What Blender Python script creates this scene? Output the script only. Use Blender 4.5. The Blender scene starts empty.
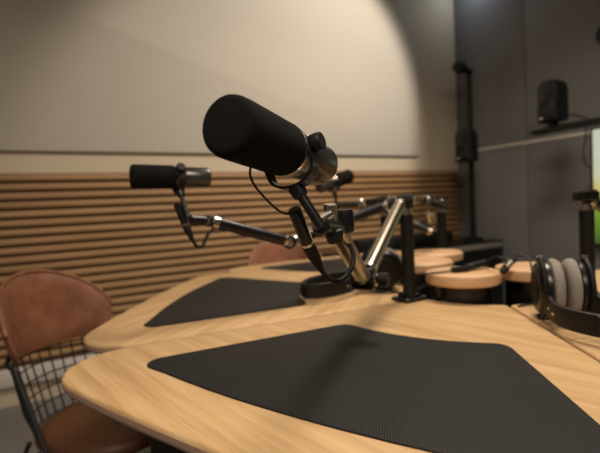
import bpy, bmesh, math, random
from mathutils import Vector as V, Matrix as MX
random.seed(7)
PI = math.pi
sc = bpy.context.scene
COL = sc.collection

# ------------------------------------------------------------------ camera
F, TILT, HY, CH, TT = 453.7, 0.0477, 204.65, 1.01, 0.75
ro_ = math.atan(TILT); pi_ = math.atan((226.5 - HY) * math.cos(ro_) / F)
FW = V((0, math.cos(pi_), -math.sin(pi_))); U0 = V((0, math.sin(pi_), math.cos(pi_))); R0_ = V((1, 0, 0))
RT = R0_ * math.cos(ro_) - U0 * math.sin(ro_); UP = U0 * math.cos(ro_) + R0_ * math.sin(ro_)
EYE = V((0, 0, CH))
cd = bpy.data.cameras.new('camera'); cam = bpy.data.objects.new('camera', cd); COL.objects.link(cam)
m = MX.Identity(4)
for i in range(3):
    m[i][0], m[i][1], m[i][2], m[i][3] = RT[i], UP[i], -FW[i], EYE[i]
cam.matrix_world = m
cd.sensor_width = 36; cd.lens = 36 * F / 600; cd.clip_start = .01
cd.dof.use_dof = True; cd.dof.focus_distance = .52; cd.dof.aperture_fstop = 4.6
sc.camera = cam

def at(x, y, d):            # survey point: photo pixel seen at depth d metres
    r = FW + RT * ((x - 300) / F) + UP * ((226.5 - y) / F)
    return EYE + r * (d / r.y)
def atz(x, y, z):           # survey point on a level plane
    r = FW + RT * ((x - 300) / F) + UP * ((226.5 - y) / F)
    return EYE + r * ((z - CH) / r.z)

# ------------------------------------------------------------------ materials
def mat(name, col, rough=.5, metal=0., spec=.5, build=None):
    mt = bpy.data.materials.new(name); mt.use_nodes = True
    nt = mt.node_tree; b = nt.nodes['Principled BSDF']
    b.inputs['Base Color'].default_value = (*col, 1); b.inputs['Roughness'].default_value = rough
    b.inputs['Metallic'].default_value = metal; b.inputs['Specular IOR Level'].default_value = spec
    if build: build(nt, b)
    return mt
def nd(nt, t, **kw):
    n = nt.nodes.new(t)
    for k, v in kw.items():
        if k in n.inputs: n.inputs[k].default_value = v
        else: setattr(n, k, v)
    return n
def coords(nt, scale, rot=(0, 0, 0), src='Object'):
    tc = nd(nt, 'ShaderNodeTexCoord'); mp = nd(nt, 'ShaderNodeMapping')
    mp.inputs['Scale'].default_value = scale; mp.inputs['Rotation'].default_value = rot
    nt.links.new(tc.outputs[src], mp.inputs['Vector']); return mp.outputs['Vector']
def ramp(nt, fac, stops):
    r = nd(nt, 'ShaderNodeValToRGB'); e = r.color_ramp.elements
    while len(e) < len(stops): e.new(.5)
    for q, (p, c) in zip(e, stops): q.position = p; q.color = (*c, 1)
    nt.links.new(fac, r.inputs['Fac']); return r.outputs['Color']
def bump(nt, b, h, strength, dist=.001):
    n = nd(nt, 'ShaderNodeBump'); n.inputs['Strength'].default_value = strength; n.inputs['Distance'].default_value = dist
    nt.links.new(h, n.inputs['Height']); nt.links.new(n.outputs['Normal'], b.inputs['Normal'])
def wood(dark, mid, light, sx, rot, bs=.12):
    def f(nt, b):
        v = coords(nt, (1, 1, 1), (0, 0, rot))
        mp = nd(nt, 'ShaderNodeMapping'); mp.inputs['Scale'].default_value = sx; nt.links.new(v, mp.inputs['Vector'])
        n1 = nd(nt, 'ShaderNodeTexNoise', Scale=1., Detail=5., Roughness=.6, Distortion=.35); nt.links.new(mp.outputs['Vector'], n1.inputs['Vector'])
        mp2 = nd(nt, 'ShaderNodeMapping'); mp2.inputs['Scale'].default_value = (sx[0] * 1.5, sx[1] * 7, sx[2] * 7); nt.links.new(v, mp2.inputs['Vector'])
        n2 = nd(nt, 'ShaderNodeTexNoise', Scale=1., Detail=3., Roughness=.7); nt.links.new(mp2.outputs['Vector'], n2.inputs['Vector'])
        mx = nd(nt, 'ShaderNodeMath', operation='MULTIPLY_ADD'); mx.inputs[1].default_value = .38
        nt.links.new(n2.outputs['Fac'], mx.inputs[0])
        m2 = nd(nt, 'ShaderNodeMath', operation='MULTIPLY'); m2.inputs[1].default_value = .62
        nt.links.new(n1.outputs['Fac'], m2.inputs[0]); nt.links.new(m2.outputs[0], mx.inputs[2])
        nt.links.new(ramp(nt, mx.outputs[0], [(.36, dark), (.5, mid), (.64, light)]), b.inputs['Base Color'])
        bump(nt, b, n2.outputs['Fac'], bs, .0006)
    return f
def speckle(c1, c2, scale, bs, dist=.001):
    def f(nt, b):
        v = coords(nt, (1, 1, 1))
        n = nd(nt, 'ShaderNodeTexNoise', Scale=scale, Detail=4., Roughness=.65); nt.links.new(v, n.inputs['Vector'])
        nt.links.new(ramp(nt, n.outputs['Fac'], [(.35, c1), (.65, c2)]), b.inputs['Base Color'])
        bump(nt, b, n.outputs['Fac'], bs, dist)
    return f
def ribs(c1, c2, scale, rot):
    def f(nt, b):
        v = coords(nt, (1, 1, 1), (0, 0, rot))
        w = nd(nt, 'ShaderNodeTexWave', Scale=scale, Distortion=0.); nt.links.new(v, w.inputs['Vector'])
        n = nd(nt, 'ShaderNodeTexNoise', Scale=900., Detail=2.); nt.links.new(v, n.inputs['Vector'])
        ad = nd(nt, 'ShaderNodeMath', operation='MULTIPLY'); nt.links.new(w.outputs['Fac'], ad.inputs[0]); nt.links.new(n.outputs['Fac'], ad.inputs[1])
        nt.links.new(ramp(nt, ad.outputs[0], [(.05, c1), (.5, c2)]), b.inputs['Base Color'])
        bump(nt, b, ad.outputs[0], .6, .0008)
    return f
OAK = mat('oak_top', (.6, .4, .2), .42, spec=.4, build=wood((.44, .27, .125), (.56, .365, .18), (.66, .455, .245), (3.2, 44, 44), math.radians(-75), .1))
OAK_EDGE = mat('oak_edge', (.36, .2, .12), .5, build=wood((.34, .215, .15), (.43, .285, .20), (.50, .34, .245), (3, 3, 160), 0, .1))
PUCK = mat('puck_wood', (.6, .4, .22), .5, build=wood((.5, .29, .14), (.6, .37, .2), (.66, .44, .26), (3, 22, 22), .5, .1))
SLAT = mat('slat_wood', (.4, .24, .11), .55, build=wood((.30, .165, .07), (.38, .22, .10), (.45, .27, .13), (1.2, 26, 26), 0, .1))
SLAT_BACK = mat('slat_backing', (.15, .083, .04), .8)
PAD = mat('pad_fabric', (.03, .028, .027), .6, spec=.25, build=ribs((.005, .0052, .0055), (.022, .0222, .0232), 105, math.radians(-114)))
FABRIC = mat('panel_fabric', (.5, .44, .35), .95, spec=.1, build=speckle((.53, .485, .415), (.59, .545, .47), 600, .15))
CREAM = mat('cream_paint', (.56, .47, .35), .7, spec=.2, build=speckle((.55, .465, .345), (.58, .49, .365), 40, .04))
GREY = mat('grey_acoustic', (.15, .145, .145), .95, spec=.1, build=speckle((.185, .184, .187), (.225, .224, .227), 120, .2))
CARPET = mat('carpet', (.2, .19, .185), .98, spec=.1, build=speckle((.17, .16, .155), (.25, .24, .235), 300, .5, .004))
WHITE = mat('white_trim', (.62, .58, .53), .5)
CEIL = mat('ceiling_paint', (.55, .5, .43), .9)
BLACK = mat('black_metal', (.007, .007, .007), .48, spec=.3, build=speckle((.0055, .0055, .0058), (.0085, .0085, .009), 500, .05))
SATIN = mat('black_satin', (.008, .008, .008), .3, spec=.4, build=speckle((.006, .006, .0063), (.0095, .0095, .010), 200, .02))
FOAM = mat('windscreen_foam', (.009, .0085, .0085), 1., spec=.12, build=speckle((.004, .004, .004), (.015, .0145, .014), 1100, .9, .0012))
MICMETAL = mat('mic_body', (.1, .096, .09), .3, .75, build=speckle((.09, .086, .081), (.115, .11, .104), 700, .05))
SILVER = mat('silver', (.5, .46, .41), .26, 1., build=speckle((.48, .44, .4), (.56, .52, .46), 150, .03))
TUBE = mat('brushed_tube', (.3, .26, .21), .3, 1., build=speckle((.28, .245, .2), (.36, .315, .255), 150, .03))
RUBBER = mat('rubber', (.007, .007, .007), .5, spec=.3, build=speckle((.0055, .0055, .0055), (.0085, .0085, .0085), 300, .05))
VELOUR = mat('velour', (.3, .265, .235), 1., spec=.1, build=speckle((.21, .185, .16), (.36, .32, .285), 420, .8, .002))
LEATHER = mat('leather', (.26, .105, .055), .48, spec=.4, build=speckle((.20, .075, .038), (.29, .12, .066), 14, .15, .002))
LEATHER_SHADED = mat('leather_seat_shaded', (.2, .08, .035), .5, spec=.4, build=speckle((.085, .035, .016), (.115, .05, .024), 14, .15, .002))  # seat leather with the shade under the table put into its colour
WIREM = mat('wire_black', (.02, .019, .018), .45, .3)
def screen_build(nt, b):
    tc = nd(nt, 'ShaderNodeTexCoord'); sp = nd(nt, 'ShaderNodeSeparateXYZ'); nt.links.new(tc.outputs['Generated'], sp.inputs[0])
    n = nd(nt, 'ShaderNodeTexNoise', Scale=2.2, Detail=1.); nt.links.new(tc.outputs['Generated'], n.inputs['Vector'])
    a = nd(nt, 'ShaderNodeMath', operation='MULTIPLY_ADD'); a.inputs[1].default_value = .16; nt.links.new(n.outputs['Fac'], a.inputs[0]); nt.links.new(sp.outputs['Z'], a.inputs[2])
    c = ramp(nt, a.outputs[0], [(.0, (.02, .05, .01)), (.3, (.16, .3, .03)), (.44, (.3, .36, .06)), (.56, (.62, .55, .16)), (.7, (.62, .62, .42)), (.9, (.6, .64, .5))])
    nt.links.new(c, b.inputs['Emission Color']); b.inputs['Emission Strength'].default_value = .75
SCREEN = mat('screen', (.02, .02, .02), .2, build=screen_build)
GLOW = mat('lamp_diffuser', (.8, .8, .8), .5)
GLOW.node_tree.nodes['Principled BSDF'].inputs['Emission Color'].default_value = (.75, .85, 1, 1)
GLOW.node_tree.nodes['Principled BSDF'].inputs['Emission Strength'].default_value = 6

# ------------------------------------------------------------------ mesh helpers
class MB:
    def __init__(s): s.v = []; s.f = []
    def add(s, vs, fs, mx=None):
        o = len(s.v)
        s.v += [(mx @ V(p)) if mx else V(p) for p in vs]
        s.f += [tuple(i + o for i in f) for f in fs]; return s
    def box(s, lo, hi, bev=0., mx=None, seg=2):
        bm = bmesh.new(); bmesh.ops.create_cube(bm, size=1)
        for q in bm.verts: q.co = V([(lo[i] + hi[i]) / 2 + q.co[i] * (hi[i] - lo[i]) for i in range(3)])
        if bev: bmesh.ops.bevel(bm, geom=bm.edges[:], offset=bev, segments=seg, profile=.5, affect='EDGES')
        bm.verts.index_update()
        s.add([q.co.copy() for q in bm.verts], [[q.index for q in f.verts] for f in bm.faces], mx); bm.free(); return s
    def lathe(s, prof, mx=None, seg=40, sq=1.):       # prof: (r, z) around local z; r == 0 closes
        vs, fs, rings = [], [], []
        for r, z in prof:
            if r < 1e-7: rings.append([len(vs)]); vs.append((0, 0, z))
            else:
                rings.append(list(range(len(vs), len(vs) + seg)))
                vs += [(r * math.cos(2 * PI * k / seg), r * sq * math.sin(2 * PI * k / seg), z) for k in range(seg)]
        for a, b in zip(rings, rings[1:]):
            for k in range(seg):
                k2 = (k + 1) % seg
                if len(a) == 1 and len(b) == 1: continue
                if len(a) == 1: fs.append((a[0], b[k2], b[k]))
                elif len(b) == 1: fs.append((a[k], a[k2], b[0]))
                else: fs.append((a[k], a[k2], b[k2], b[k]))
        return s.add(vs, fs, mx)
    def cyl(s, a, b, r, r2=None, bev=None, seg=32):
        a, b = V(a), V(b); L = (b - a).length; r2 = r if r2 is None else r2
        e = min(r, r2) * .12 if bev is None else bev
        mx = MX.Translation(a) @ (b - a).to_track_quat('Z', 'Y').to_matrix().to_4x4()
        return s.lathe([(0, 0), (r - e, 0), (r, e), (r2, L - e), (r2 - e, L), (0, L)], mx, seg)
    def tube(s, pts, r, seg=12, sub=6, smooth=True, closed=False, sec=None):
        P = [V(p) for p in pts]; n = len(P)
        if smooth:
            Q = []
            rng = range(n if closed else n - 1)
            for i in rng:
                g = (lambda k: P[k % n]) if closed else (lambda k: P[max(0, min(n - 1, k))])
                p0, p1, p2, p3 = g(i - 1), g(i), g(i + 1), g(i + 2)
                for k in range(sub):
                    t = k / sub
                    Q.append(.5 * (2 * p1 + (p2 - p0) * t + (2 * p0 - 5 * p1 + 4 * p2 - p3) * t * t + (3 * p1 - p0 - 3 * p2 + p3) * t ** 3))
            if not closed: Q.append(P[-1])
            P = Q; n = len(P)
        rr = (lambda t: r) if not callable(r) else r
        T = []
        for i in range(n):
            a = P[(i - 1) % n] if closed or i else P[0]; b = P[(i + 1) % n] if closed or i < n - 1 else P[-1]
            T.append((b - a).normalized())
        up = V((0, 0, 1)) if abs(T[0].z) < .9 else V((1, 0, 0))
        N = (up - T[0] * up.dot(T[0])).normalized(); vs, fs = [], []
        for i in range(n):
            if i:
                N = N - T[i] * N.dot(T[i]); N.normalize()
            B = T[i].cross(N)
            if sec:                                        # flat section: keep the width upright
                N2 = V((0, 0, 1)) - T[i] * T[i].z; N2.normalize(); B2 = T[i].cross(N2)
                for (a, b) in sec: vs.append(P[i] + B2 * a + N2 * b)
            else:
                q = rr(i / (n - 1))
                for k in range(seg):
                    w = 2 * PI * k / seg; vs.append(P[i] + N * math.cos(w) * q + B * math.sin(w) * q)
        sg = len(sec) if sec else seg
        for i in range(n if closed else n - 1):
            j = (i + 1) % n
            for k in range(sg):
                k2 = (k + 1) % sg; fs.append((i * sg + k, i * sg + k2, j * sg + k2, j * sg + k))
        if not closed:
            fs.append(tuple(range(sg))[::-1]); fs.append(tuple((n - 1) * sg + k for k in range(sg)))
        return s.add(vs, fs)
    def slab(s, out, levels, mx=None):                 # outline (ccw) at (inset, z) levels, bottom first
        n = len(out); vs, fs = [], []
        nr = []
        for i in range(n):
            a, b = V(out[i - 1]), V(out[(i + 1) % n]); t = (b - a).normalized(); nr.append(V((t.y, -t.x)))
        for ins, z in levels:
            for i in range(n):
                p = V(out[i]) - nr[i] * ins; vs.append((p.x, p.y, z))
        for l in range(len(levels) - 1):
            for i in range(n):
                j = (i + 1) % n; fs.append((l * n + i, l * n + j, (l + 1) * n + j, (l + 1) * n + i))
        fs.append(tuple(range(n))[::-1]); fs.append(tuple((len(levels) - 1) * n + i for i in range(n)))
        return s.add(vs, fs, mx)
    def build(s, name, mt, parent=None, ang=38, origin=None, mats=None):
        me = bpy.data.meshes.new(name)
        if origin is not None: s.v = [p - V(origin) for p in s.v]
        me.from_pydata(s.v, [], s.f); me.update()
        bm = bmesh.new(); bm.from_mesh(me); bmesh.ops.recalc_face_normals(bm, faces=bm.faces[:]); bm.to_mesh(me); bm.free()
        me.materials.append(mt)
        me.polygons.foreach_set('use_smooth', [True] * len(me.polygons)); me.set_sharp_from_angle(angle=math.radians(ang)); me.update()
        o = bpy.data.objects.new(name, me); COL.objects.link(o)
        if parent: o.parent = parent
        if origin is not None: o.location = V(origin) - (parent.location if False else V((0, 0, 0)))
        return o
def tag(o, label, cat, group=None, kind=None):
    o['label'] = label; o['category'] = cat
    if group: o['group'] = group
    if kind: o['kind'] = kind
    return o
def thing(name, label, cat, mx=None, group=None):
    o = bpy.data.objects.new(name, None); COL.objects.link(o); o.empty_display_size = .05
    o.matrix_world = mx if mx else MX.Identity(4)
    return tag(o, label, cat, group)
def copy_tree(o, parent=None):
    c = o.copy(); COL.objects.link(c)
    if parent: c.parent = parent
    for ch in list(o.children): copy_tree(ch, c)
    return c
def rotz(a): return MX.Rotation(a, 4, 'Z')
def frame(o, x, z):           # matrix with local x along x, local z near z
    x = V(x).normalized(); z = V(z); z = (z - x * z.dot(x)).normalized(); y = z.cross(x)
    m = MX.Identity(4)
    for i in range(3): m[i][0], m[i][1], m[i][2], m[i][3] = x[i], y[i], z[i], o[i]
    return m
def round_poly(pts, rad, seg=8):
    out = []; n = len(pts)
    for i in range(n):
        p, a, b = V(pts[i]), V(pts[i - 1]), V(pts[(i + 1) % n]); r = rad[i]
        if r <= 0: out.append(p); continue
        d1, d2 = (a - p).normalized(), (b - p).normalized(); h = math.acos(max(-1, min(1, d1.dot(d2)))) / 2
        tl = r / math.tan(h); c = p + (d1 + d2).normalized() * (r / math.sin(h))
        s1, s2 = p + d1 * tl - c, p + d2 * tl - c
        w = s1.angle(s2); sg = 1 if s1.x * s2.y - s1.y * s2.x > 0 else -1
        for k in range(seg + 1):
            q = sg * w * k / seg; out.append(c + V((s1.x * math.cos(q) - s1.y * math.sin(q), s1.x * math.sin(q) + s1.y * math.cos(q))))
    return out

# ------------------------------------------------------------------ room (own axes: x along the back wall, y into it, corner at 0)
RA = math.atan2(.4833, .8755)
CORNER = V((1.44, 4.08, 0))
ROOM = MX.Translation(CORNER) @ rotz(RA)
def room(name, mb, mt, label=None, cat=None):
    o = mb.build(name, mt); o.matrix_world = ROOM; o['kind'] = 'structure'
    if label: o['label'] = label; o['category'] = cat
    return o
X0, Y0, ZC = -5.6, -5.4, 2.95
room('floor', MB().box((X0 - .1, Y0 - .1, -.1), (.1, .1, 0)), CARPET, 'grey carpet floor', 'floor')
room('ceiling', MB().box((X0 - .1, Y0 - .1, ZC), (.1, .1, ZC + .1)), CEIL, 'plain ceiling above the studio', 'ceiling')
room('wall_back', MB().box((X0 - .1, 0, 0), (.1, .1, ZC)), CREAM, 'cream painted wall behind the fabric panel', 'wall')
w = MB().box((.012, Y0, 0), (.1, 0, ZC))
ys = [0, -.67, -1.27, -1.88, -2.5, -3.1, -3.7, -4.3, -5.4]
for a, b in zip(ys, ys[1:]):
    w.box((0, b + .003, 0), (.013, a - .003, 1.385), .003); w.box((0, b + .003, 1.415), (.013, a - .003, ZC), .003)
room('wall_right', w, GREY, 'dark grey acoustic panelled wall on the right', 'wall')
room('wall_left', MB().box((X0 - .1, Y0, 0), (X0, 0, ZC)), CREAM)
room('wall_front', MB().box((X0 - .1, Y0 - .1, 0), (.1, Y0, ZC)), GREY)
# slat wainscot
SB, ST, PER = .205, 1.249, .0487
w = MB().box((X0, -.006, SB), (-.01, 0, ST))
bk = w.build('trim_1', SLAT_BACK); bk.matrix_world = ROOM; bk['kind'] = 'structure'; bk['label'] = 'brown backing behind the wood slats'; bk['category'] = 'wall cladding'
w = MB(); z = ST - PER * .5
while z > SB + .01:
    w.box((X0, -.026, z - .0152), (-.012, -.006, z + .0152), .006, seg=2); z -= PER
room('trim_2', w, SLAT, 'horizontal wood slat cladding on the back wall', 'wall cladding')
room('baseboard_back', MB().box((X0, -.03, .11), (-.01, 0, SB), .004), WHITE, 'whitish board below the slats', 'baseboard')
room('baseboard_right', MB().box((-.012, Y0, 0), (0, -.03, .09), .003), SLAT_BACK)
room('trim_3', MB().box((-.01, Y0, 1.387), (.012, -.005, 1.413), .003), WHITE, 'pale rail running along the grey wall', 'rail')
# fabric panel
out = round_poly([(X0 + .1, 1.366), (-.47, 1.366), (-.47, 2.9), (X0 + .1, 2.9)], [.01, .04, .04, .01], 6)
p = MB(); p.slab(out, [(0, 0), (0, .018), (.003, .0235), (.008, .026)], MX.Rotation(PI / 2, 4, 'X'))
o = p.build('acoustic_panel', FABRIC); o.matrix_world = ROOM
tag(o, 'large cream fabric acoustic panel on the wall above the wood slats', 'wall panel')

# ------------------------------------------------------------------ the ring of wedge desks
HUB = V((.5021, 1.2719, 0)); TH1 = .9605 + PI          # outward bearing of the nearest desk
S3, C3 = math.sin(PI / 6), math.cos(PI / 6)
Rt, R0, GAP = 4.4, .998, .0028
def seam_v(u, off): return (u * S3 - off) / C3
ou = lambda v: R0 - Rt + math.sqrt(Rt * Rt - v * v)
pts, rad = [], []
for k in range(11):                                    # inner arc, from -v to +v is clockwise seen from above: go + to -
    a = math.radians(29 - 58 * k / 10); pts.append((.205 * math.cos(a), .205 * math.sin(a))); rad.append(.012 if k in (0, 10) else 0)
pts[0] = (.182, seam_v(.182, GAP)); pts[10] = (.182, -seam_v(.182, GAP))
vc = .557; uc = ou(vc)
pts.append((uc, -seam_v(uc, GAP))); rad.append(.114)
for k in range(9):
    v = -.32 + .64 * k / 8; pts.append((ou(v), v)); rad.append(0)
pts.append((uc, seam_v(uc, GAP))); rad.append(.114)
wedge_out = round_poly(pts, rad, 14)
mp, mr = [], []
ri, ric, ro2, rm = .1403, .3855, .895, 1.9
mo = lambda v: ro2 - rm + math.sqrt(rm * rm - v * v)
for k in range(9):
    v = .158 - .316 * k / 8; mp.append((ri + math.sqrt(ric * ric - v * v), v)); mr.append(.03 if k in (0, 8) else 0)
mp.append((.868, -seam_v(.868, .1153))); mr.append(.03)
for k in range(11):
    v = -.28 + .56 * k / 10; mp.append((mo(v), v)); mr.append(0)
mp.append((.868, seam_v(.868, .1153))); mr.append(.03)
mat_out = round_poly(mp, mr, 8)
def ccw(o):
    a = sum(o[i - 1][0] * o[i][1] - o[i][0] * o[i - 1][1] for i in range(len(o))); return o if a > 0 else o[::-1]
wedge_out, mat_out = ccw(wedge_out), ccw(mat_out)
TK = .023
desk = thing('wedge_desk', 'x', 'desk', group='wedge desks of the round studio table')
MB().slab(wedge_out, [(.0004, TT - .006), (.0012, TT - .0022), (.004, TT - .0005), (.0065, TT)]).build('tabletop', OAK, desk, 60)
MB().slab(wedge_out, [(.010, TT - TK), (.004, TT - TK + .003), (.0004, TT - TK + .009), (.0004, TT - .0061)]).build('edge_band', OAK_EDGE, desk, 60)
MB().slab(mat_out, [(0, TT + .0003), (0, TT + .0018), (.0008, TT + .0024), (.002, TT + .0026)]).build('desk_pad', PAD, desk, 60)
lg = MB().box((.50, -.35, .03), (.87, .35, TT - TK - .02), .02); lg.box((.40, -.26, TT - TK - .022), (.86, .26, TT - TK), .004)
lg.build('pedestal', BLACK, desk); MB().box((.48, -.37, 0), (.89, .37, .03), .008).build('foot', BLACK, desk)
DL = ['light oak wedge desk in the foreground with a wide black pad, under the front microphone',
      'light oak wedge desk with black pad beside the leather chair, under the left microphone',
      'light oak wedge desk at the back in front of the second leather chair',
      'light oak wedge desk at the right edge under the headphones with grey pads',
      'light oak wedge desk half hidden behind the headphones at the right edge']
for i, a in enumerate([0, -60, -120, 60, 120]):
    o = desk if i == 0 else copy_tree(desk)
    k = .972 if i == 1 else 1.
    o.matrix_world = MX.Translation(HUB) @ rotz(TH1 + math.radians(a - .4 * (i == 1))) @ MX.Diagonal((k, k, 1, 1)); o['label'] = DL[i]
def hubp(deg, r, z=TT):       # bearing from the hub, 235 = nearest desk
    a = math.radians(deg); return V((HUB.x + r * math.cos(a), HUB.y + r * math.sin(a), z))

# pucks in the middle
pk = thing('cable_pod', 'round wooden topped black cable pod nearest the camera, cable plugs lying on it', 'cable pod', group='wooden topped pods in the middle of the table')
RD, PTOP = .094, .067
MB().lathe([(0, PTOP - .030), (RD - .006, PTOP - .030), (RD - .001, PTOP - .026), (RD, PTOP - .006), (RD - .002, PTOP - .0015), (RD - .006, PTOP), (0, PTOP)], seg=64).build('wooden_top', PUCK, pk)
MB().lathe([(0, -.05), (.066, -.05), (.069, -.047), (.069, PTOP - .031), (.066, PTOP - .0305), (0, PTOP - .0305)], seg=48).build('drum', SATIN, pk)
MB().lathe([(0, -.45), (.03, -.45), (.03, -.0505), (0, -.0505)], seg=24).build('stem', BLACK, pk)
MB().lathe([(0, -.75), (.085, -.75), (.085, -.742), (.03, -.735), (.03, -.4505), (0, -.4505)], seg=32).build('stand', BLACK, pk)
pods = [(at(462.5, 271.5, 1.175), 0), (at(533, 268.5, 1.20), 1)]
PL = ['', 'round wooden topped black pod left of the headphones with grey pads']
for p, i in pods:
    o = pk if i == 0 else copy_tree(pk); o.location = (p.x, p.y, TT)
    if i: o['label'] = PL[i]
pf = thing('cable_pod', 'round wooden topped pod at the back, in front of the far black post', 'cable pod', group='wooden topped pods in the middle of the table')
MB().lathe([(0, PTOP - .030), (RD - .006, PTOP - .030), (RD, PTOP - .026), (RD, PTOP - .006), (RD - .006, PTOP), (0, PTOP)], seg=64).build('wooden_top', PUCK, pf)
MB().lathe([(0, 0.0005), (.069, 0.0005), (.069, PTOP - .031), (0, PTOP - .0305)], seg=48).build('drum', SATIN, pf)
p = at(441, 253, 1.64); pf.location = (p.x - .02, p.y, TT)
p = at(422, 262.5, 1.43); pg = copy_tree(pf); pg.location = (p.x, p.y, TT); pg['label'] = 'round wooden topped pod behind the black post of the front arm'

# ------------------------------------------------------------------ microphone (local x = towards its front, origin at the yoke pivot)
def make_mic(mx, label, L=.193, cable_pts=None, foot=None):
    t = thing('microphone', label, 'microphone', mx, 'studio microphones on arms')
    k = L / .193; mxx = MX.Rotation(PI / 2, 4, 'Y') @ MX.Scale(k, 4)
    # profile along local z -> x
    MB().lathe([(0, .019), (.0275, .019), (.0288, .023), (.0294, .104), (.0291, .1115), (.0279, .1165), (.0255, .1193), (.0215, .1205), (0, .1209)], mxx, 48).build('windscreen', FOAM, t)
    MB().lathe([(0, -.0723), (.0215, -.0723), (.0235, -.071), (.0248, -.068), (.0252, -.064), (.0252, -.0085), (.0245, -.0075), (.0245, -.005), (.0252, -.004), (.0258, .012), (.0262, .0152), (.0262, .0192), (0, .0192)], mxx, 48).build('body', MICMETAL, t)
    MB().lathe([(.0258, .012), (.0276, .0123), (.0284, .0140), (.0284, .0185), (.0270, .0189)], mxx, 48).build('collar', SILVER, t)
    y = MB()                                         # U shaped yoke: two plates, bottom bar
    for s in (-1, 1):
        pl = round_poly([(-.011, .010), (-.0125, -.010), (-.0078, -.022), (.0078, -.022), (.0125, -.010), (.011, .010)], [.009, .004, .001, .001, .004, .009], 5)
        q = MX.Translation((.007, s * .0285 + .0015, 0)) @ MX.Rotation(PI / 2, 4, 'X')
        y.slab(ccw(pl), [(.0006, 0), (0, .0006), (0, .0025), (.0006, .0031)], q)
    bar = [(.007, -.0285 * math.cos(PI * k / 16), -.016 - .0245 * math.sin(PI * k / 16) ** .8) for k in range(17)]
    n = len(bar); vs = []; fs = []
    for i, p in enumerate(bar):
        a = V(bar[max(i - 1, 0)]); b = V(bar[min(i + 1, n - 1)]); tt = (b - a).normalized(); nn = V((0, -tt.z, tt.y))
        for dx, dn in ((-.0075, -.0016), (.0075, -.0016), (.0075, .0016), (-.0075, .0016)): vs.append(V(p) + V((dx, 0, 0)) + nn * dn)
    for i in range(n - 1):
        for j in range(4): fs.append((i * 4 + j, i * 4 + (j + 1) % 4, i * 4 + 4 + (j + 1) % 4, i * 4 + 4 + j))
    fs += [(0, 1, 2, 3), tuple(4 * n - 4 + j for j in range(4))]
    y.add(vs, fs); yk = y.build('yoke', SATIN, t, 30)
    for s in (-1, 1):
        kb = MB().lathe([(.0065, 0), (.0075, .0008), (.0075, .0038), (.0098, .0048), (.0102, .0062), (.0102, .0148), (.0094, .0162), (0, .0166)], MX.Translation((.007, s * .0252, 0)) @ MX.Rotation(-s * PI / 2, 4, 'X'), 28)
        kb.build('knob', RUBBER, yk)
    e = V(foot if foot else (0, 0, -.110)); a = V((.007, 0, -.0395)); d = (e - a).normalized()
    MB().cyl(a, a + d * .0135, .0095, .0085).cyl(a + d * .0125, e, .0055).build('mounting_stem', SATIN, yk)
    if cable_pts: MB().tube([mx.inverted() @ V(p) for p in cable_pts], .0013, 8, 6).build('lead', RUBBER, t)
    return t
Fc, Tc = at(224, 124, .405), at(321, 166, .575)
ax = (Fc - Tc); Lm = ax.length; piv = Tc + ax.normalized() * (.0723 * Lm / .193)
SE = at(322, 228, .488)                               # foot of the stem, at the arm's head
MX1 = frame(piv, ax, piv - SE) @ MX.Rotation(math.radians(-11), 4, 'X')
lead = [at(252, 163, .47), at(250, 174, .468), at(255, 186, .47), at(266, 199, .49), at(278, 210, .52), at(287, 214, .53), at(294, 211, .534)]
make_mic(MX1, 'large black studio microphone in the foreground, in focus, pointing left', Lm, lead, MX1.inverted() @ SE)

# plug and cable hanging from the front microphone
def xlr(name, a, b, c, loop, label, r=.0078):
    t = thing(name, label, 'cable', None, 'microphone plugs and cables')
    d = (b - a).normalized()
    pg_ = MB().cyl(a, b, r, r, .0012).build('plug', SATIN, t)
    MB().cyl(b - d * .001, b + d * .004, r * .9).build('ring', SILVER, pg_)
    MB().tube([b + d * .003, b.lerp(c, .25), b.lerp(c, .6), c], lambda q: r * (.95 + .55 * q - 1.15 * q ** 2.2), 16, 5).build('boot', RUBBER, t)
    MB().tube([b.lerp(c, .9), c] + loop, r * .43, 10, 8).build('cord', RUBBER, t)
    return t
xlr('microphone_cable', at(294, 209, .535), at(307, 243, .555), at(322, 271, .58),
    [at(331, 279.5, .615), at(341, 280, .63), at(350, 271, .645), at(353.5, 257, .655), at(349, 244, .66), at(340, 233, .665)],
    'black plug and looping cable hanging below the front microphone', .0082)

# ------------------------------------------------------------------ jointed arms on posts
def make_post(pos, zt, yaw, label, r=.0165):
    t = thing('microphone_stand', label, 'microphone stand', MX.Translation((pos.x, pos.y, TT)), 'jointed microphone stands with black posts')
    q = rotz(yaw)
    bp = MB().box((-.036, -.03, 0.0005), (.036, .03, .009), .003, q).box((-.022, -.022, .009), (.022, .022, .018), .004, q).build('base_plate', SATIN, t)
    for sx in (-1, 1):
        for sy in (-1, 1): MB().lathe([(.004, .009), (.004, .0105), (.003, .0115), (0, .0115)], q @ MX.Translation((sx * .029, sy * .023, 0)), 12).build('screw', SILVER, bp)
    MB().lathe([(0, .017), (r, .017), (r, zt - .001), (r - .001, zt), (0, zt)], None, 32).build('pole', BLACK, t)
    MB().lathe([(0, zt), (r * .82, zt), (r * .82, zt + .014), (0, zt + .014)], None, 28).build('collar', SILVER, t)
    return t
def knuckle(t, p, axis, r=.019, w=.04, mt=SATIN):
    axis = V(axis).normalized(); o = t.location
    k = MB().cyl(p - o - axis * w / 2, p - o + axis * w / 2, r, r, .003).build('hinge', mt, t)
    MB().cyl(p - o - axis * (w / 2 + .0025), p - o - axis * (w / 2 - .001), r * .62).build('hinge_cap', SILVER, k)
    MB().cyl(p - o + axis * (w / 2 - .001), p - o + axis * (w / 2 + .0025), r * .62).build('hinge_cap', SILVER, k)
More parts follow.
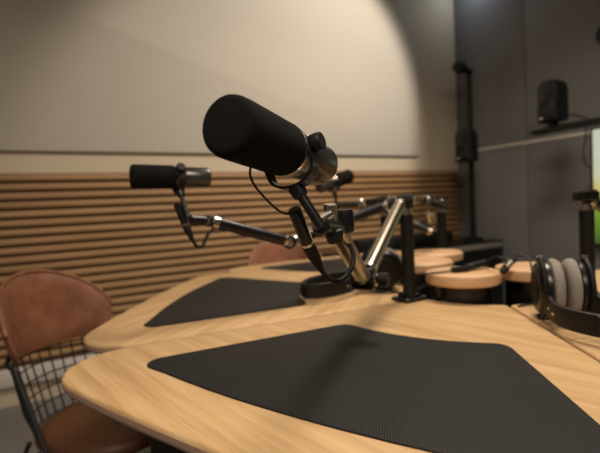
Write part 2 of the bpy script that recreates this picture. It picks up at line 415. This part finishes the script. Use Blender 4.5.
def arm_tube(t, a, b, r=.0145, mt=TUBE, ends=True, cap=SILVER, inset=.018):
    o = t.location; d = (b - a).normalized(); a2, b2 = a + d * inset, b - d * inset
    tb = MB().cyl(a2 - o, b2 - o, r, r, .001).build('tube', mt, t)
    if ends:
        for e, s in ((a2, 1), (b2, -1)):
            MB().cyl(e - o - d * s * .012, e - o + d * s * .004, r * 1.06, r * 1.06, .0012).build('tube_end', cap, tb)
# front arm
b1 = atz(409.5, 300, TT)
P1 = make_post(b1, .222, math.radians(30), 'silver jointed arm on a black post carrying the front microphone')
H1 = V((b1.x, b1.y, TT + .255)); E1 = at(364, 279, .86); D1 = at(331, 222, .60)
side = V((.9, -.42, 0))
knuckle(P1, H1, side, .0185, .042); arm_tube(P1, H1 + side.normalized() * -.012, E1 + V((.006, .008, .006)), inset=.027)
knuckle(P1, E1, side, .0215, .046)
MB().lathe([(.006, 0), (.008, .004), (.013, .006), (.0135, .02), (.012, .022), (0, .022)], MX.Translation(E1 - P1.location + side.normalized() * .025) @ side.to_track_quat('Z', 'Y').to_matrix().to_4x4(), 20).build('clamp_knob', RUBBER, P1)
arm_tube(P1, E1, D1, .0145, inset=.026)
MB().cyl(at(331, 230, .55) - P1.location, at(330, 204, .545) - P1.location, .0082, .0082, .0012).build('pivot_pin', SILVER, P1)
hd = MB().cyl(at(320, 226, .50) - P1.location, at(338, 229, .56) - P1.location, .0105, .0105, .002)
hd.box((-.008, -.010, -.015), (.008, .010, .015), .003, MX.Translation(at(345, 221, .57) - P1.location) @ rotz(.3)); hd.build('head_clamp', SATIN, P1)
MB().box((.0085, -.006, -.0125), (.0105, .006, .0125), .0006, MX.Translation(at(345, 221, .57) - P1.location) @ rotz(.3)).build('latch', SILVER, P1)
MB().cyl(at(333, 230, .53) - P1.location, at(336, 243, .53) - P1.location, .0115, .009, .002).build('knob', RUBBER, P1)
MB().cyl(at(316, 224, .49) - P1.location, at(329, 216, .53) - P1.location, .0066).build('swivel', SILVER, P1)

# left microphone and its arm (post mostly hidden behind the front one)
b2 = hubp(148, .275)
P2 = make_post(b2, .212, math.radians(60), 'black jointed arm reaching left to the microphone over the second desk')
H2 = V((b2.x, b2.y, TT + .243)); E2 = at(291, 242, 1.15); D2 = at(210, 221, 1.06)
side2 = V((.25, .97, 0))
knuckle(P2, H2, side2, .0185, .04); arm_tube(P2, H2, E2, .0145, SATIN)
knuckle(P2, E2, side2, .017, .034); arm_tube(P2, E2, D2, .0142, SATIN)
knuckle(P2, D2, side2, .0135, .028)
N2 = at(190, 219.5, 1.03)
MB().cyl(D2 - P2.location, N2 - P2.location, .011).build('head_rod', SATIN, P2)
S2 = at(189, 212, 1.0)
F2, T2 = at(138, 176.5, 1.0), at(216, 177.5, 1.08)
ax2 = F2 - T2; pv2 = T2 + ax2.normalized() * .082
make_mic(frame(pv2, ax2, pv2 - S2), 'black microphone on the left, level and pointing left, before the wood slats', ax2.length)
xlr('microphone_cable', at(177, 204, 1.0), at(185, 224, 1.0), at(193, 241, 1.0),
    [at(197, 246, 1.01), at(203, 245, 1.02), at(207, 236, 1.03), at(213, 229, 1.045)],
    'black plug and short cable hanging below the left microphone', .0085)

# far post, its arm and the far microphone
b3 = at(446, 262, 1.75); b3 = V((b3.x - .012, b3.y, TT))
P3 = make_post(b3, .205, math.radians(85), 'black jointed arm on the far post reaching left to the far microphone', .018)
H3 = V((b3.x, b3.y, TT + .236)); side3 = V((.1, -1, 0))
knuckle(P3, H3, side3, .02, .04)
E3 = at(427, 200.5, 1.62); knuckle(P3, E3, side3, .017, .034)
arm_tube(P3, H3, E3, .0165, SATIN, False)
G3 = at(434, 232, 1.66); arm_tube(P3, E3, G3, .017, SILVER, False, inset=.045)
J3 = at(383, 212, 1.72); arm_tube(P3, G3, J3, .0155, SATIN); knuckle(P3, J3, side3, .018, .036, SILVER)
K3 = at(361, 203.5, 1.78); arm_tube(P3, at(394, 199, 1.74), K3, .0155, SATIN); 
MB().cyl(at(394, 199, 1.74) - P3.location, J3 - P3.location, .012).build('link', SATIN, P3)
knuckle(P3, K3, side3, .017, .034, SILVER)
L3 = at(336, 205, 1.80); MB().cyl(K3 - P3.location, L3 - P3.location, .012).build('head_rod', SATIN, P3)
F3, T3 = at(349, 176, 1.86), at(318, 188, 1.74)
ax3 = F3 - T3; pv3 = T3 + ax3.normalized() * .075
make_mic(frame(pv3, ax3, pv3 - L3), 'small far black microphone seen past the tail of the front one', .185)

# right post
b4 = at(587.5, 272, 1.10); b4 = V((b4.x, b4.y, TT))
P4 = make_post(b4, .214, math.radians(-35), 'black post with a black hinge block by the screen at the right edge', .0165)
H4 = V((b4.x, b4.y, TT + .240))
hb = MB().box((-.026, -.019, .236), (.024, .019, .260), .006, rotz(.25)); hb.build('hinge', SATIN, P4)
MB().box((-.019, -.014, .2602), (.019, .014, .2630), .001, rotz(.25)).build('hinge_cap', SILVER, P4)
arm_tube(P4, H4, H4 + V((.20, .10, -.07)), .0145, SATIN)

# ------------------------------------------------------------------ headphones (local: cup axis x, band towards +y, table at z = 0)
def make_headphones(label, mx):
    t = thing('headphones', label, 'headphones', mx, 'headphones lying on the table')
    ZC_ = .064
    for s in (-1, 1):
        q = MX.Translation((s * .0008, 0, ZC_)) @ MX.Rotation(s * PI / 2, 4, 'Y')       # local z points outward
        c = MB().lathe([(0, .0245), (.052, .0245), (.0555, .026), (.056, .031), (.053, .042), (.050, .047), (.046, .049), (.034, .0505), (.030, .049), (0, .049)], q, 56)
        cp = c.build('ear_cup', SATIN, t)
        MB().lathe([(.036, .001), (.046, .0015), (.055, .005), (.059, .011), (.0595, .017), (.057, .022), (.050, .025), (.036, .025)], q, 56).build('ear_pad', VELOUR, cp)['label'] = 'soft grey velour pad'
        MB().lathe([(.0305, .0488), (.0335, .0512), (.0320, .0522), (.0300, .0512), (0, .0508)], q, 40).build('cup_disc', BLACK, cp)
        X = s * .0035
        fk = []                                         # fork: half ring round the cup, in the plane x = const
        xo = s * (.0035 + .037)
        for k in range(13):
            a = PI * (-.02 + 1.04 * k / 12); fk.append((xo, .0615 * math.sin(a), ZC_ + .0615 * math.cos(a) * .985))
        MB().tube(fk, .0046, 8, 3).build('fork', BLACK, t)
        for e in (1, -1): MB().cyl((s * .0345, 0, ZC_ + e * .0605), (s * .0475, 0, ZC_ + e * .0605), .0058).build('pivot', SATIN, t)
    path = [(-.0405, .058, .042), (-.051, .082, .037), (-.072, .115, .034), (-.082, .155, .033), (-.076, .195, .033), (-.050, .228, .033), (0, .242, .033)]
    path = path + [(-x, y, z) for x, y, z in path[-2::-1]]
    path = [(x - .66 * max(0, y - .06), y * (1 if y < .06 else .92), z) for x, y, z in path]
    sec = [(-.0035, -.0185), (-.0012, -.020), (.0012, -.020), (.0035, -.0185), (.0048, 0), (.0035, .0185), (.0012, .020), (-.0012, .020), (-.0035, .0185), (-.0048, 0)]
    band = MB().tube(path, 0, sec=sec, sub=8).build('headband', RUBBER, t)
    for k in (1, 2, -2, -3):
        a, b = V(path[k]), V(path[k + (1 if k > 0 else -1)]); d = (b - a).normalized(); nn = V((d.y, -d.x, 0)) * (-1 if k > 0 else 1)
        MB().cyl(a + nn * .0035, a + nn * .0062, .0034).build('rivet', SILVER, band)
    sec2 = [(a * 1.9, b * .9) for a, b in sec]
    MB().tube(path[4:9], 0, sec=sec2, sub=8).build('band_cushion', BLACK, band)
    MB().tube([(-.05, -.012, .008), (-.062, -.03, .004), (-.055, -.07, .003), (-.02, -.10, .003), (.03, -.115, .003), (.07, -.09, .003)], .0022, 8, 8).build('cord', RUBBER, t)
    return t
c5 = at(562, 290, .925)
hp = make_headphones('black headphones with grey velour ear pads at the right edge of the table', MX.Translation((c5.x, c5.y, TT + .0005)) @ rotz(math.radians(163)))
h2 = copy_tree(hp); h2['label'] = 'black headphones lying under the elbow of the front silver arm'
h2.matrix_world = MX.Translation((.235, 1.315, TT + .0005)) @ rotz(math.radians(84))

# small plugs and cables on the pods
def small_cable(label, pts, plugs):
    t = thing('headphone_cable', label, 'cable', None, 'plugs and cables on the pods')
    MB().tube(pts, .0023, 8, 8).build('cord', RUBBER, t)
    for a, b, r, mt, nm in plugs: MB().cyl(a, b, r, r, .001).build(nm, mt, t)
zt = TT + PTOP
small_cable('thin black cable with a dark plug lying across the nearest wooden pod',
    [atz(416, 275, zt + .004), atz(428, 273.5, zt + .004), atz(440, 272.5, zt + .0035), atz(452, 271, zt + .006)],
    [(atz(452, 270, zt + .008), atz(468, 268.5, zt + .008), .0075, SATIN, 'plug'), (atz(466, 267.5, zt + .010), atz(486, 263, zt + .014), .0088, RUBBER, 'socket'), (atz(470, 265.8, zt + .0135), atz(484, 262, zt + .0165), .0066, MICMETAL, 'sleeve')])
pA = at(502, 272, 1.12); pB = at(514, 259, 1.13)
small_cable('black cable arching between two pods to a grey plug left of the headphones',
    [atz(486, 262.5, zt + .015), at(492, 257.5, 1.14), at(500, 257, 1.13), at(506, 261, 1.12), at(509, 266, 1.125)],
    [(pA, pB, .009, RUBBER, 'plug'), (pA.lerp(pB, .3) + V((0, -.002, .002)), pA.lerp(pB, .75) + V((0, -.002, .002)), .0092, SILVER, 'sleeve')])
small_cable('thin cable looping from the grey plug to the headphones',
    [pB, at(518, 255, 1.13), at(525, 256, 1.12), at(530, 261, 1.10), at(532, 272, 1.06)], [])

# ------------------------------------------------------------------ chairs (local: sitter faces +x, floor z = 0)
def make_chair(label, mx):
    t = thing('wire_chair', label, 'chair', mx, 'leather chairs with black wire frames')
    n, mseg = 40, 10
    def shell(ph, h, off):
        a = PI - ph
        rx, ry = .19 + .03 * h + off, .192 + .03 * h + off
        c = math.cos(ph)
        top = .675 + .155 * max(0, (c - .3) / .7) ** .7
        bot = .575 + .02 * (1 - c)
        z = bot + (top - bot) * h
        return V((-.015 - rx * math.cos(ph), ry * math.sin(ph), z))
    vs, fs = [], []; PH = math.radians(72)
    for side in (0, 1):
        for i in range(n + 1):
            for j in range(mseg + 1):
                e = .011 * (1 - (abs(2 * j / mseg - 1)) ** 6) * (1 - (abs(2 * i / n - 1)) ** 14)
                vs.append(shell(-PH + 2 * PH * i / n, j / mseg, (e if side == 0 else -e)))
    W = mseg + 1; o = (n + 1) * W
    for i in range(n):
        for j in range(mseg):
            a = i * W + j; fs.append((a, a + 1, a + W + 1, a + W)); fs.append((o + a, o + a + W, o + a + W + 1, o + a + 1))
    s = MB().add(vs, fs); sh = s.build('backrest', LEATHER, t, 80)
    bm = bmesh.new(); bm.from_mesh(sh.data); bmesh.ops.remove_doubles(bm, verts=bm.verts[:], dist=.0006); bmesh.ops.recalc_face_normals(bm, faces=bm.faces[:]); bm.to_mesh(sh.data); bm.free()
    sh.data.polygons.foreach_set('use_smooth', [True] * len(sh.data.polygons)); sh.data.set_sharp_from_angle(angle=math.radians(60))
    pip = [shell(-PH + 2 * PH * i / 20, 1, 0) for i in range(21)]
    MB().tube(pip, .006, 8, 2).build('piping', LEATHER, sh)
    # seat cushion
    so = []
    for k in range(48):
        a = 2 * PI * k / 48; ca, sa = math.cos(a), math.sin(a)
        so.append((0.085 + .205 * math.copysign(abs(ca) ** .75, ca), .205 * math.copysign(abs(sa) ** .75, sa)))
    MB().slab(so, [(.02, .345), (.004, .352), (0, .363), (.004, .377), (.015, .387), (.05, .393), (.10, .3955)]).build('seat', LEATHER_SHADED, t, 70)
    # wire basket between seat and backrest
    w = MB()
    def bas(ph, h):
        r = .175 + .035 * h
        return V((.02 - .032 * h - r * math.cos(ph), r * math.sin(ph) * 1.02, .36 + (.60 - .36) * h))
    for k in range(15):
        ph = -PH + 2 * PH * k / 14
        w.tube([bas(ph, 0), bas(ph, .5), bas(ph, 1.02)], .0028, 6, 2)
    for h in (.02, .2, .37, .54, .71, .87):
        w.tube([bas(-PH + 2 * PH * k / 24, h) for k in range(25)], .0028, 6, 1)
    w.build('wire_basket', WIREM, t)
    fr = [bas(-PH + 2 * PH * k / 24, 1.0) + V((0, 0, -.012)) for k in range(25)]
    MB().tube([V((.22, -.19, .348))] + [bas(-PH, .1)] + fr + [bas(PH, .1)] + [V((.22, .20, .348))], .007, 10, 3).build('rail', WIREM, t)
    for sy in (1, -1):
        e = bas(sy * PH, .93); f = V((.21, sy * .235, .008)); g = V((.06, sy * .19, .347))
        MB().tube([e, e.lerp(f, .5), e.lerp(f, .96), f, g.lerp(f, .96), g.lerp(f, .5), g], .0068, 8, 4).build('leg', WIREM, t)
        e = V((-.10, sy * .15, .347)); f = V((-.24, sy * .225, .008)); g = V((-.02, sy * .19, .347))
        MB().tube([e, e.lerp(f, .5), e.lerp(f, .96), f, g.lerp(f, .96), g.lerp(f, .5), g], .0068, 8, 4).build('leg', WIREM, t)
    return t
ch = make_chair('brown leather chair with black wire frame at the left beside the second desk', MX.Translation((-.685, 1.42, 0)) @ rotz(math.radians(-18)))
c2 = copy_tree(ch); c2['label'] = 'brown leather chair tucked behind the far desk, only its back showing'
c2.matrix_world = MX.Translation((-.06, 2.42, 0)) @ rotz(math.radians(-75))

# ------------------------------------------------------------------ black cabinet, speaker pole, wall speaker, screen
def rthing(name, label, cat, loc, group=None, a=0.):
    return thing(name, label, cat, ROOM @ MX.Translation(loc) @ rotz(a), group)
cb = rthing('media_cabinet', 'low black cabinet with a pale front edge in the far corner', 'cabinet', (-.06, -.05, 0))
MB().box((-1.5, -.42, .06), (0, 0, .64), .006).build('body', BLACK, cb)
MB().box((-1.5, -.445, .64), (.0, 0, .655), .003).build('top', SATIN, cb)
MB().box((-1.5, -.452, .600), (-.02, -.4205, .6395), .003).build('front_edge', mat('grey_strip', (.27, .25, .225), .5), cb)
MB().box((-1.45, -.38, 0), (-.05, -.03, .06)).build('plinth', BLACK, cb)
for k in range(3): MB().box((-1.49 + k * .5, -.426, .07), (-1.0 + k * .5, -.4205, .595), .003).build('door', SATIN, cb)
sbx = rthing('sound_bar', 'long black box on top of the corner cabinet', 'sound bar', (-.90, -.25, .6555))
MB().box((-.46, -.07, .003), (.46, .07, .085), .008).build('body', BLACK, sbx)
for s in (-.35, .35): MB().box((s - .03, -.05, 0), (s + .03, .05, .0028)).build('foot', RUBBER, sbx)

def speaker_body(t, base):
    o = round_poly([(-.072, 0), (.072, 0), (.070, .26), (-.070, .26)], [.012, .012, .062, .062], 10)
    hs = MB().slab(ccw(o), [(.022, -.062), (.006, -.054), (0, -.036), (0, .036), (.006, .054), (.022, .062)], base @ MX.Rotation(PI / 2, 4, 'X')).build('housing', BLACK, t)
    MB().lathe([(0, 0), (.040, 0), (.046, .003), (.050, .001), (.052, -.002)], base @ MX.Translation((0, -.0635, .085)) @ MX.Rotation(PI / 2, 4, 'X'), 32).build('woofer', RUBBER, hs)
    MB().lathe([(0, .002), (.016, .002), (.020, .0)], base @ MX.Translation((0, -.064, .175)) @ MX.Rotation(PI / 2, 4, 'X'), 24).build('tweeter', RUBBER, hs)
    MB().box((-.045, -.0645, .022), (-.02, -.0622, .034), .001, base).build('badge', SILVER, hs)
pw = (CORNER + V((0, 0, 0)))
def roomco(p):
    return ROOM.inverted() @ V(p)
pb = roomco(at(473, 225, 3.66))
st = rthing('pole_stand', 'tall black pole in the corner with a short side arm at its top', 'pole', (pb.x, pb.y, .6555))
MB().lathe([(0, 0), (.075, 0), (.075, .02), (.03, .03), (0, .03)], None, 32).build('base', BLACK, st)
MB().cyl((0, 0, .03), (0, 0, 1.36), .022).build('pole', BLACK, st)
MB().cyl((0.02, 0, 1.345), (-.17, -.06, 1.345), .026).build('arm', BLACK, st)
MB().cyl((-.15, -.053, 1.345), (-.21, -.075, 1.345), .05, .042).build('head', BLACK, st)
sp = roomco(at(467, 162, 3.52))
s1 = rthing('speaker', 'small black round topped speaker fixed to the corner pole', 'speaker', (sp.x, sp.y, sp.z), 'small black speakers', math.radians(-80))
speaker_body(s1, MX.Identity(4)); 
MB().box((-.02, .0625, .08), (.02, .095, .13), .004).build('bracket', BLACK, s1)
sp = roomco(at(553, 122.5, 2.85))
s2 = rthing('speaker', 'small black round topped speaker on the wall bar beside the screen', 'speaker', (sp.x, sp.y, sp.z), 'small black speakers', math.radians(-95))
speaker_body(s2, MX.Identity(4))
MB().cyl((0, .0, -.0155), (0, 0, .004), .03).build('bracket', BLACK, s2)
rb = sp.z - .034
rl = rthing('mounting_bar', 'black horizontal bar under the right speaker, above the screen', 'bar', (sp.x + .02, sp.y, rb))
MB().box((-.025, -1.7, -.024), (.025, .06, .018), .006).build('rail', BLACK, rl)
MB().lathe([(0, -.022), (.055, -.022), (.06, -.012), (.045, .006), (0, .010)], MX.Translation((0, .10, 0)), 28).build('end_plate', BLACK, rl)
for yy in (-.55, -1.5): MB().box((.018, yy - .02, -.02), (-sp.x - .0205, yy + .02, .012), .003).build('wall_arm', BLACK, rl)
cab = MB().tube([(.02, .0, .06), (.06, -.05, .075), (.05, -.13, .05), (.02, -.2, .016)], .005, 8, 8); cab.build('cord', RUBBER, rl)
# round fixture cut by the frame
q0 = roomco(at(607, 33, 2.98))
rf = rthing('wall_speaker', 'dark round fixture high on the grey wall, cut by the right frame edge', 'wall fixture', (-.0005, q0.y, q0.z))
q = MX.Rotation(-PI / 2, 4, 'Y')
MB().lathe([(0, 0), (.082, 0), (.082, .012), (.072, .018), (.068, .012), (0, .012)], q, 40).build('rim', GREY, rf)
MB().lathe([(0, .0125), (.067, .0125), (.05, .016), (0, .017)], q, 40).build('grille', BLACK, rf)
# screen
tvp = roomco(at(589.5, 128, 3.02))
tv = rthing('wall_screen', 'lit screen with yellow and green picture at the right edge', 'screen', (-.05, tvp.y, tvp.z))
MB().box((-.02, -1.3, -.78), (.03, 0, 0), .004).build('bezel', BLACK, tv)
MB().box((-.0225, -1.285, -.765), (-.0205, -.018, -.016)).build('display', SCREEN, tv)
MB().box((.0305, -.9, -.6), (.0495, -.4, -.2)).build('wall_mount', BLACK, tv)
o = thing('hanging_cable', 'thin black cable hanging left of the screen', 'cable', ROOM)
q0 = roomco(at(586.5, 124, 2.85)); MB().tube([q0, roomco(at(585.5, 138, 2.87)), roomco(at(583.5, 152, 2.9)), roomco(at(585.5, 163, 2.95)), roomco(at(590, 168, 2.99))], .005, 8, 8).build('cord', RUBBER, o)

# ------------------------------------------------------------------ lights
def area(name, loc, target, size, power, col, spread=PI, shape='DISK'):
    l = bpy.data.lights.new(name, 'AREA'); l.shape = shape; l.size = size; l.energy = power; l.color = col; l.spread = spread
    o = bpy.data.objects.new(name, l); COL.objects.link(o); o.location = loc
    o.rotation_euler = (V(target) - V(loc)).to_track_quat('-Z', 'Y').to_euler(); return o
def spot(name, loc, target, power, col, ang, blend, soft):
    l = bpy.data.lights.new(name, 'SPOT'); l.energy = power; l.color = col; l.spot_size = math.radians(ang); l.spot_blend = blend; l.shadow_soft_size = soft
    o = bpy.data.objects.new(name, l); COL.objects.link(o); o.location = loc
    o.rotation_euler = (V(target) - V(loc)).to_track_quat('-Z', 'Y').to_euler(); return o
WARM = (1., .85, .68)
R = lambda x, y, z: ROOM @ V((x, y, z))
area('ceiling_lamp_table', (.8, 1.6, 2.85), (.65, 1.4, .75), .7, 29, WARM, math.radians(150))
area('ceiling_lamp_seat', (-.1, -.75, 2.85), (.1, .3, .75), 1.0, 21, WARM, math.radians(120))
spot('wall_spot', R(-1.0, -1.6, 2.75), R(-1.6, 0, 1.8), 128, (1., .9, .78), 71, .3, .08)
area('corner_lamp', R(-.12, -.3, 2.9), R(-.02, -.25, 2), .12, 1.2, (.75, .86, 1.))
area('fill_light_back', R(-3.4, -4.4, 2.9), R(-3.0, -3.6, 0), 1.2, 24, (1., .9, .8), math.radians(170))  # added fill light to lift the grey wall, no known fixture

w = bpy.data.worlds.new('world'); sc.world = w; w.use_nodes = True
w.node_tree.nodes['Background'].inputs[0].default_value = (.02, .018, .016, 1)
sc.view_settings.view_transform = 'Standard'; sc.view_settings.look = 'None'; sc.view_settings.gamma = 1; sc.view_settings.exposure = .2
sc.view_settings.use_curve_mapping = False
